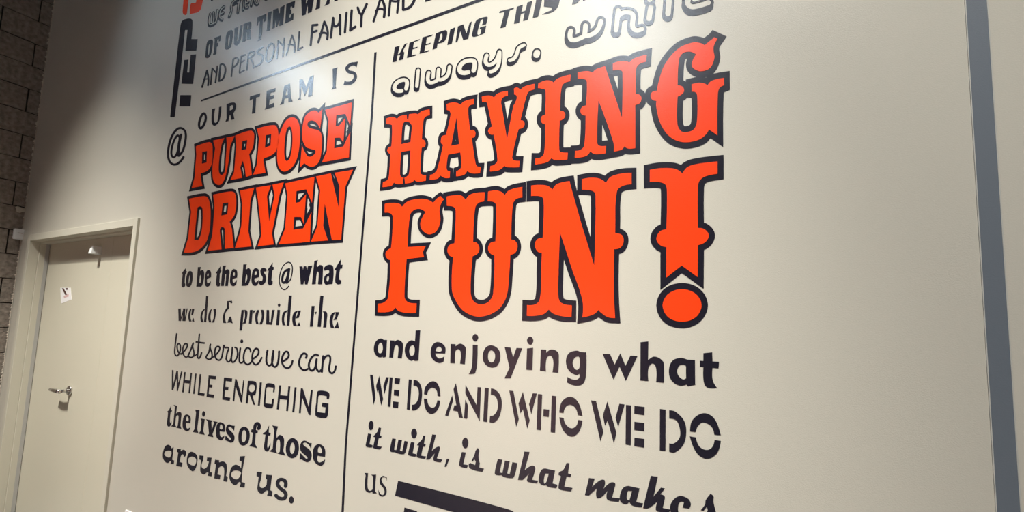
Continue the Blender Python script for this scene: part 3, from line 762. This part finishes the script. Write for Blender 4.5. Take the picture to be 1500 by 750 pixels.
> w54,62 P 1098,-400 1160,-413~ 1225,-413~ 1262,-397 1300,-435~ 1398,-470 1585,100 1590,-400~ 1570,-425~ 1485,-425 1485,-500 1550,-522~ 1630,-525~ 1665,-508 1720,-555~ 1855,-595 1850,-522 1770,-490~ 1740,-440~ 1735,-160 1780,-155~ 1798,-120~ 1780,-65~ 1730,-45 1730,430 1670,435~ 1635,428~ 1612,407 1580,445~ 1495,467 1490,365~ 1325,-100 1312,370~ 1335,402~ 1410,405 1405,485 1290,495~ 1237,465 1200,510~ 1150,528~ 1065,535 1070,460 1130,448~ 1170,400~ 1185,70 1150,65~ 1128,25~ 1145,-20~ 1190,-38 1200,-290~ 1180,-325~ 1098,-330
T 880 40 7.5
> w63,68 P 1245,112 1285,130 1245,200~ 1240,260~ 1250,340~ 1200,450~ 1100,485~ 1015,450~ 1000,400~ 1045,300 980,270~ 900,290~ 860,360~ 845,640 900,655~ 915,700~ 895,735~ 845,765 842,1060~ 880,1140~ 935,1155~ 1020,1125~ 1057,1040~ 1060,760~ 1045,720~ 1000,708 998,628 1080,612~ 1140,620~ 1172,640 1220,590~ 1355,558 1355,640 1310,665~ 1288,720~ 1282,1190 1190,1125 1130,1205~ 1040,1250~ 900,1263~ 760,1205~ 655,1055~ 612,880~ 612,810 570,800~ 548,760~ 565,715~ 622,698 630,630~ 700,420~ 850,240~ 1010,170~ 1100,178~ 1140,200 1190,160~ 1230,130
@ fun | huge red circus lettered word FUN! with a dark outline, lower of the two biggest words
T 880 220 7.5
AUTO 65,68 /H -268,1650 -260,1650 -262,1900 -270,1900/H 893,1440~ 1100,1510~ 1190,1620~ 1195,1760~ 600,1760~ 598,1620~ 690,1510~/P 893,1458~ 1090,1525~ 1178,1705~ 1085,1890~ 893,1955~ 695,1890~ 610,1705~ 695,1525~
T 540 270 7.5
> w32,40 P 180,215 260,205~ 340,215~ 368,250 430,190~ 560,160~ 650,170~ 712,205 745,165~ 790,130 830,165 800,210~ 780,290~ 790,400~ 750,510~ 665,550~ 590,500~ 570,430~ 590,370~ 628,305 560,270~ 490,290~ 455,350~ 430,690 628,680 597,745 610,798 420,822 395,1230~ 415,1280~ 460,1303~ 530,1308 525,1415 400,1410~ 330,1390~ 298,1352 260,1390~ 200,1405~ 102,1405 105,1312 165,1300~ 215,1250~ 243,830 215,825~ 190,780~ 200,735~ 250,700 268,360~ 240,318~ 180,312
> w38,50 P 860,135 950,122~ 1020,125~ 1068,172 1110,120~ 1180,95~ 1278,88 1270,190 1210,205~ 1172,260~ 1150,635 1190,645~ 1218,700~ 1200,760~ 1145,790 1122,1180~ 1155,1285~ 1240,1320~ 1325,1285~ 1370,1200~ 1385,785 1340,760~ 1315,710~ 1335,650~ 1395,628 1405,250~ 1385,200~ 1312,188 1315,80 1400,68~ 1460,85~ 1498,120 1550,65~ 1690,30 1690,145 1620,165~ 1585,225~ 1568,610 1610,620~ 1638,680~ 1615,750~ 1558,775 1545,1000~ 1515,1235~ 1415,1385~ 1220,1455~ 1050,1395~ 955,1270~ 917,1150~ 930,800 888,780~ 868,725~ 890,670~ 945,650 960,300~ 940,252~ 862,238
T 720 240 7.5
> w53,56 P 438,240 530,232~ 620,245~ 672,285 720,225~ 860,190 870,240~ 1000,700 1130,1120 1145,350~ 1115,300~ 995,285 995,170 1090,155~ 1190,165~ 1258,212 1310,145~ 1420,110~ 1540,100 1540,225 1440,245~ 1380,300~ 1362,600 1360,760 1435,785~ 1452,850~ 1420,920~ 1350,940 1345,1400~ 1360,1695 1280,1685~ 1210,1640~ 1175,1605 1120,1655~ 1000,1688 1000,1500~ 900,1200 752,745 735,1280 735,1450~ 765,1525~ 885,1555 880,1680 780,1675~ 680,1645~ 630,1600 575,1650~ 480,1670~ 390,1670 392,1552 480,1545~ 532,1490~ 548,1200 555,975 510,965~ 478,895~ 505,830~ 565,812 575,400~ 545,360~ 438,355
T 880 220 7.5
> w67,66 P 540,218 650,200~ 780,200~ 850,220~ 898,260 950,190~ 1050,155~ 1283,125 1283,262 1150,290~ 1085,340~ 1068,420~ 1068,855 1140,870~ 1188,935~ 1150,1010~ 1068,1045 1065,1395 890,1268 722,1400 722,1065 655,1045~ 612,975~ 650,895~ 722,870 728,450~ 710,380~ 640,352~ 540,350
> w67,66 P 893,1527~ 1045,1580~ 1108,1705~ 1045,1835~ 893,1885~ 742,1835~ 680,1705~ 742,1580~
@ and third | dark bold rounded sans word and, first word of the line under FUN!
T 540 470 7.5
P 135,192~ 165,208 203,210 192,395 160,403 155,392 110,400~ 65,350~ 60,280~ 85,220~/H 130,240~ 152,260~ 155,320~ 135,355~ 108,345~ 105,280~
P 238,212 285,215 285,235 320,208~ 372,240~ 378,300~ 365,413 320,408 328,290~ 310,262~ 288,280~ 270,405 228,403
P 518,105 568,103 548,435 503,438 500,422 460,435~ 405,370~ 408,270~ 460,215~ 510,225/H 485,265~ 505,290~ 500,365~ 470,385~ 448,350~ 455,290~
@ enjoying | purple brown bold sans word enjoying under the U and N of FUN!
P 770,232~ 838,280~ 842,358 732,355 745,390~ 780,412~ 832,390 825,445 770,462~ 700,415~ 682,340~ 710,255~/H 772,280~ 735,330 802,328~
P 902,253 955,256 955,280 1010,250~ 1062,285~ 1068,330~ 1058,475 1005,470 1012,345~ 985,310~ 955,335~ 948,465 897,463
P 1145,262 1198,264 1190,500~ 1168,578 1100,585 1125,540~ 1138,480~/P 1172,143~ 1205,183~ 1172,225~ 1140,183~
T 700 480 7.5
P 150,193~ 225,235~ 248,320~ 215,415~ 150,438~ 80,400~ 53,320~ 85,220~/H 150,248~ 180,270~ 190,310~ 178,365~ 150,382~ 120,362~ 112,315~ 122,265~
P 295,212 358,218 388,325 425,222 488,226 360,555 295,553 348,440
P 540,228 608,220 600,465 533,460/P 575,97~ 610,140~ 578,186~ 540,142~
P 692,238 752,241 752,275 810,238~ 880,270~ 890,340~ 885,493 820,488 828,360~ 795,305~ 755,340~ 748,478 683,472
P 1080,252~ 1130,268 1192,270 1190,500~ 1160,610~ 1080,635~ 980,600 985,540 1060,572~ 1110,555~ 1117,505 1080,517~ 1000,470~ 968,380~ 995,285~/H 1100,315~ 1117,330 1115,440~ 1080,462~ 1042,400~ 1060,335~
@ what second | large dark bold sans word what at the end of the line under FUN!
T 870 490 7.5
P 95,210 178,215 228,330 290,205 347,345 400,232 480,235 350,508 282,352 215,495
P 512,85 598,75 595,280 670,242~ 755,290~ 770,360~ 770,528 683,520 683,370~ 645,318~ 600,370~ 598,510 510,502
P 950,257~ 1025,275 1110,280 1113,552 1030,568 1020,547 940,560~ 850,500~ 823,400~ 860,290~/H 975,330~ 1012,345 1012,480 975,492~ 918,430~ 930,350~
P 1202,205 1300,195 1303,295 1375,300 1370,372 1303,365 1305,500~ 1352,585 1240,578~ 1205,510~ 1202,358 1163,352 1163,287 1202,290
@ we fourth | dark stencil capitals WE, first word of the line WE DO AND WHO WE DO
T 530 540 7.5
P 90,68 122,68 152,325 130,395/P 192,80 235,335 213,405 180,230 170,260 158,190/P 270,92 298,95 250,280 237,190
P 308,93 340,97 315,418 285,415/P 362,100 422,108 415,170 360,163/P 355,230 413,238 408,300 352,292/P 343,358 405,367 400,433 340,425
@ do second | dark stencil capitals DO left of AND, smaller than the DO at the line end
P 517,117 550,120 528,452 495,448/P 570,122 615,135~ 655,200~ 662,300~ 635,420~ 580,458~ 550,455 553,395 590,385~ 622,320~ 625,240~ 605,195~ 568,185
P 778,137~ 840,175~ 865,305 832,298 820,235~ 775,208~ 735,235~ 718,287 685,282 705,190~/P 683,328 718,332 735,400~ 775,430~ 810,410~ 830,347 862,350 835,450~ 765,497~ 705,450~
@ and fourth | purple brown stencil capitals AND between DO and WHO
P 1035,160 1110,540 1068,535 1055,470 1003,458 1018,400 1040,402 1008,225/P 993,293 1003,350 950,518 915,513
P 1140,180 1262,400 1272,203 1310,205 1295,578 1138,272/P 1138,340 1168,405 1160,548 1123,545
T 700 560 7.5
P 77,58 120,65 103,435 60,428/P 145,66 190,80~ 245,140~ 263,230~ 240,370~ 180,440~ 130,438 135,368 175,360~ 215,300~ 215,200~ 185,145~ 143,137
@ who | purple brown stencil capitals WHO in the middle of its line
P 345,90 390,95 450,405 422,490/P 495,105 570,420 543,510 495,295 468,340 448,235/P 603,120 648,122 588,350 562,240
P 660,128 707,133 692,525 645,520/P 722,293 785,300 780,380 720,372/P 812,145 862,152 850,553 800,545
P 1015,158~ 1100,215~ 1150,367 1097,358 1075,285~ 1020,245~ 965,270~ 942,335 895,330 925,210~/P 895,383 942,390 965,460~ 1025,505~ 1080,480~ 1102,412 1150,420 1110,545~ 1030,595~ 940,530~
@ we fifth | large dark stencil capitals WE between WHO and the last DO
T 870 580 7.5
P -32,48 24,55 105,395 72,498/P 148,60 248,405 220,522 150,270 122,328 98,212/P 280,85 338,92 267,343 238,238
P 352,97 410,103 405,540 348,530/P 445,107 557,120 555,210 443,193/P 445,283 555,297 553,388 443,372/P 445,457 555,472 553,567 443,548
@ do third | large dark stencil capitals DO at the right end of the line below enjoying what
P 725,142 788,150 787,605 723,597/P 827,155 900,175~ 990,270~ 1015,390~ 985,530~ 890,618~ 827,612 827,520 880,520~ 940,460~ 945,370~ 905,270~ 827,245
P 1205,188~ 1320,245~ 1395,432 1322,423 1290,335~ 1205,290~ 1145,325~ 1118,395 1055,388 1085,260~/P 1052,443 1120,455 1160,555~ 1240,593~ 1300,560~ 1325,483 1395,493 1350,630~ 1240,690~ 1130,625~
@ it | dark brush script word it, left of with and its comma
T 520 600 7.5
P 145,262 180,268 160,383 190,388~ 195,405~ 180,415~ 125,405~ 118,385/P 178,122~ 205,172~ 175,226~ 150,175~
P 262,195 288,200 275,285 293,290 288,312 262,310 245,400 297,408 275,437 205,422~ 200,410 225,305 202,298 215,280~ 245,245~
@ with second | dark brush script word with and its comma, second word of its line
P 412,315 450,322 430,440 455,445 478,330 517,337 495,450 520,458 545,343 580,350 555,470~ 530,490~ 450,475 440,465 395,462~ 385,440~
P 617,355 655,362 635,480 670,487 675,505~ 660,516~ 590,500~ 585,480~/P 650,207~ 682,262~ 650,317~ 618,262~
P 750,285 773,290 758,375 778,383 770,408 748,405 728,505 785,515 770,540 690,525~ 678,505~ 705,395 682,390 700,365~ 735,330~
P 850,272 890,277 845,455 900,410~ 930,410~ 925,460~ 900,535 960,550 945,577 880,568~ 862,545~ 880,475 820,548 782,548
P 1010,540 1037,543 1003,628 985,625
@ is second | brown brush script word is right of the comma
P 1175,465 1218,470 1190,600 1240,608 1238,625~ 1225,640~ 1160,625~ 1145,600~/P 1212,307~ 1247,365~ 1213,425~ 1178,365~
P 1350,420 1368,450 1358,520~ 1372,590 1365,635 1418,648 1400,683 1265,645~ 1250,605~ 1268,585 1320,610 1328,570 1312,545 1295,568 1280,565 1315,490~ 1325,450
@ what third | dark brown brush script word what between is and makes
T 660 640 7.5
P 520,243 570,250 540,390 570,395 598,260 650,268 622,400 650,408 680,277 735,288 705,420~ 680,450~ 580,435 560,418 500,415~ 485,395~
P 812,160 868,165 815,365 890,315~ 928,330~ 925,380~ 895,470 965,480 950,508 870,497~ 840,480~ 865,400 795,470 740,470
P 1000,360~ 1040,345 1148,370 1120,510 1175,525 1165,560 1070,545~ 1050,522 1020,530~ 975,500~ 972,430~/H 1045,400 1080,402 1055,490 1030,510~ 1030,440~
P 1275,285 1307,288 1290,400 1325,408 1318,440 1275,432 1250,545 1340,560 1325,597 1200,575~ 1185,550~ 1215,430 1185,415 1195,385~ 1235,365~
@ makes | large black brush script word makes running off the bottom edge
T 850 650 7.5
P 95,375 158,382 130,475 215,402~ 268,402~ 255,495 335,425~ 383,435~ 375,490~ 350,590 435,600 425,635 330,625~ 290,600~ 300,515 225,590~ 180,590~ 182,490 95,568 52,562
P 475,480~ 530,462 652,490 615,640 692,655 675,697 570,675~ 540,635 500,663~ 440,630~ 440,550~/H 525,515 570,518 540,620 515,610~ 512,560~
P 775,352 852,362 805,580 885,482 930,490 880,555 925,575~ 925,620~ 905,705 990,722 975,755 860,745~ 830,720~ 850,630 750,705~ 690,705
P 1080,575~ 1180,600~ 1215,660~ 1195,712 1125,700 1140,640 1095,640~ 1075,700~ 1085,760~ 1150,775~ 1230,770 1200,830~ 1080,830~ 1000,760~ 995,660~
P 1430,548 1465,580~ 1462,630~ 1490,750~ 1500,800~ 1470,850 1350,830 1300,800 1330,780 1380,790 1400,730 1390,690 1355,735 1323,730 1370,665~ 1378,620~
@ us second | thin dark book serif word us left of the black bar at the bottom
T 520 650 7.5
P 105,320 145,322 140,480~ 160,515~ 195,500 202,360 180,340 233,340 220,520 240,543 195,545 193,525 150,535~ 112,500~ 118,345
P 350,420 340,375~ 305,370~ 292,400~ 310,440~ 345,490~ 342,555~ 300,578~ 262,560 258,505 275,545~ 305,562~ 325,535~ 315,490~ 275,435~ 278,380~ 305,355~ 350,370
@ bottom logo | thick black bar and block cut by the bottom edge beside thin us
T 0 0 1
P 583.3,704.2 742,745.2~ 755.6,753~ 757.5,768~ 750.6,803~ 743,812.5~ 705.3,805.8 697.8,837.8 676.7,829.8 688.1,775 729.3,786.4 732.7,772.2 691.3,757.5 578.7,725.8
P 674.5,801.4 669.5,828.5 618.7,812.0 629.0,753.4 671,765.5 667.8,789.8 645.2,783.4 642.6,794.1
P 592.7,743.3 611,748.9 601.4,802.9 583.6,798.8
'''
# ------------------------------------------------------------------ wall lettering
def flat_mesh(ops, y_top, y_base, origin):
    """union / cut the outline polygons, triangulate, lay them on the wall and give them thickness"""
    vs, edges, idx = [], [], {}
    for add, polys in ops:
        for pl in polys:
            ids = []
            for p in pl:
                key = (round(p[0], 3), round(p[1], 3))
                if key not in idx: idx[key] = len(vs); vs.append(Vector(key))
                if not ids or ids[-1] != idx[key]: ids.append(idx[key])
            for i in range(len(ids)):
                a, b = ids[i], ids[(i + 1) % len(ids)]
                if a != b: edges.append((a, b))
    out = delaunay_2d_cdt(vs, edges, [], 0, 1e-4)
    V = np.array([(v[0], v[1]) for v in out[0]]); F = [tuple(f) for f in out[2]]
    C = np.array([V[list(f)].mean(axis=0) for f in F])
    keep = inside(ops, C[:, 0], C[:, 1])
    F = [f for f, k in zip(F, keep) if k]
    used = sorted({i for f in F for i in f}); rm = {o: n for n, o in enumerate(used)}
    bm = bmesh.new(); top = []
    for i in used:
        p = px_on(V[i][0], V[i][1], 1, 0.0)
        top.append(bm.verts.new((p.x - origin[0], y_top, p.z - origin[2])))
    for f in F:
        try: bm.faces.new([top[rm[i]] for i in f])
        except ValueError: pass
    bmesh.ops.dissolve_limit(bm, angle_limit=0.002, verts=bm.verts[:], edges=bm.edges[:], use_dissolve_boundaries=False)
    bmesh.ops.triangulate(bm, faces=bm.faces[:])
    bnd = [e for e in bm.edges if len(e.link_faces) == 1]; low = {}
    for e in bnd:
        for v in e.verts:
            if v not in low: low[v] = bm.verts.new((v.co.x, y_base, v.co.z))
    for e in bnd:
        a, b = e.verts
        try: bm.faces.new((a, b, low[b], low[a]))
        except ValueError: pass
    for v in [v for v in bm.verts if not v.link_faces]: bm.verts.remove(v)
    bmesh.ops.recalc_face_normals(bm, faces=bm.faces[:])
    me = bpy.data.meshes.new('letter')
    # every top face looks into the room
    for f in bm.faces:
        if abs(f.normal.y) > 0.9 and f.normal.y > 0: f.normal_flip()
    bm.to_mesh(me); bm.free()
    return me
def build_lettering(text):
    for w in expand_auto(load(text)):
        allp = [p for t, ops, s_, c in w['letters'] for a, ps in ops if a for pl in ps for p in pl]
        pts = [px_on(x, y, 1, 0) for x, y in allp[::7] + allp[-3:]]
        org = Vector(((min(p.x for p in pts) + max(p.x for p in pts)) / 2, 0, min(p.z for p in pts)))
        kind = w['name']
        cat = 'word'; nm = 'wall_word'; part = 'letter'
        if 'logo' in kind: nm, cat, part = 'wall_logo', 'logo', 'logo_bar'
        elif 'rule' in kind: nm, cat, part = 'rule_line', 'line', None
        elif 'at sign' in kind: nm, cat, part = 'at_sign', 'symbol', None
        elif 'ampersand' in kind: nm, cat, part = 'ampersand_sign', 'symbol', None
        outlined = len(w['letters']) > 1 and w['letters'][0][3] == 'dark' and w['letters'][-1][3] == 'red' and 'logo' not in kind
        root = None
        if part: root = empty(nm, org)
        for i, (tile, ops, s_, col) in enumerate(w['letters']):
            red_face = outlined and col == 'red'
            me = flat_mesh(ops, -0.0016 if red_face else -0.0008 - 0.00004 * (i % 3), -0.0006 if red_face else 0.0, org)
            mm = M_RED if col == 'red' else M_DARK
            if part is None: root = link(nm, me, mm, None, org)
            else:
                pn = 'backing' if outlined and col == 'dark' else part
                pt = link(pn, me, mm, root)
                if pn == 'backing': pt['label'] = 'dark outline behind the red letters'
                elif part == 'logo_bar' and col == 'red': pt['label'] = 'red block of the logo'
        tag(root, w['label'], cat, 'vinyl words of the wall quote' if cat == 'word' else None)
build_lettering(LETTERING)
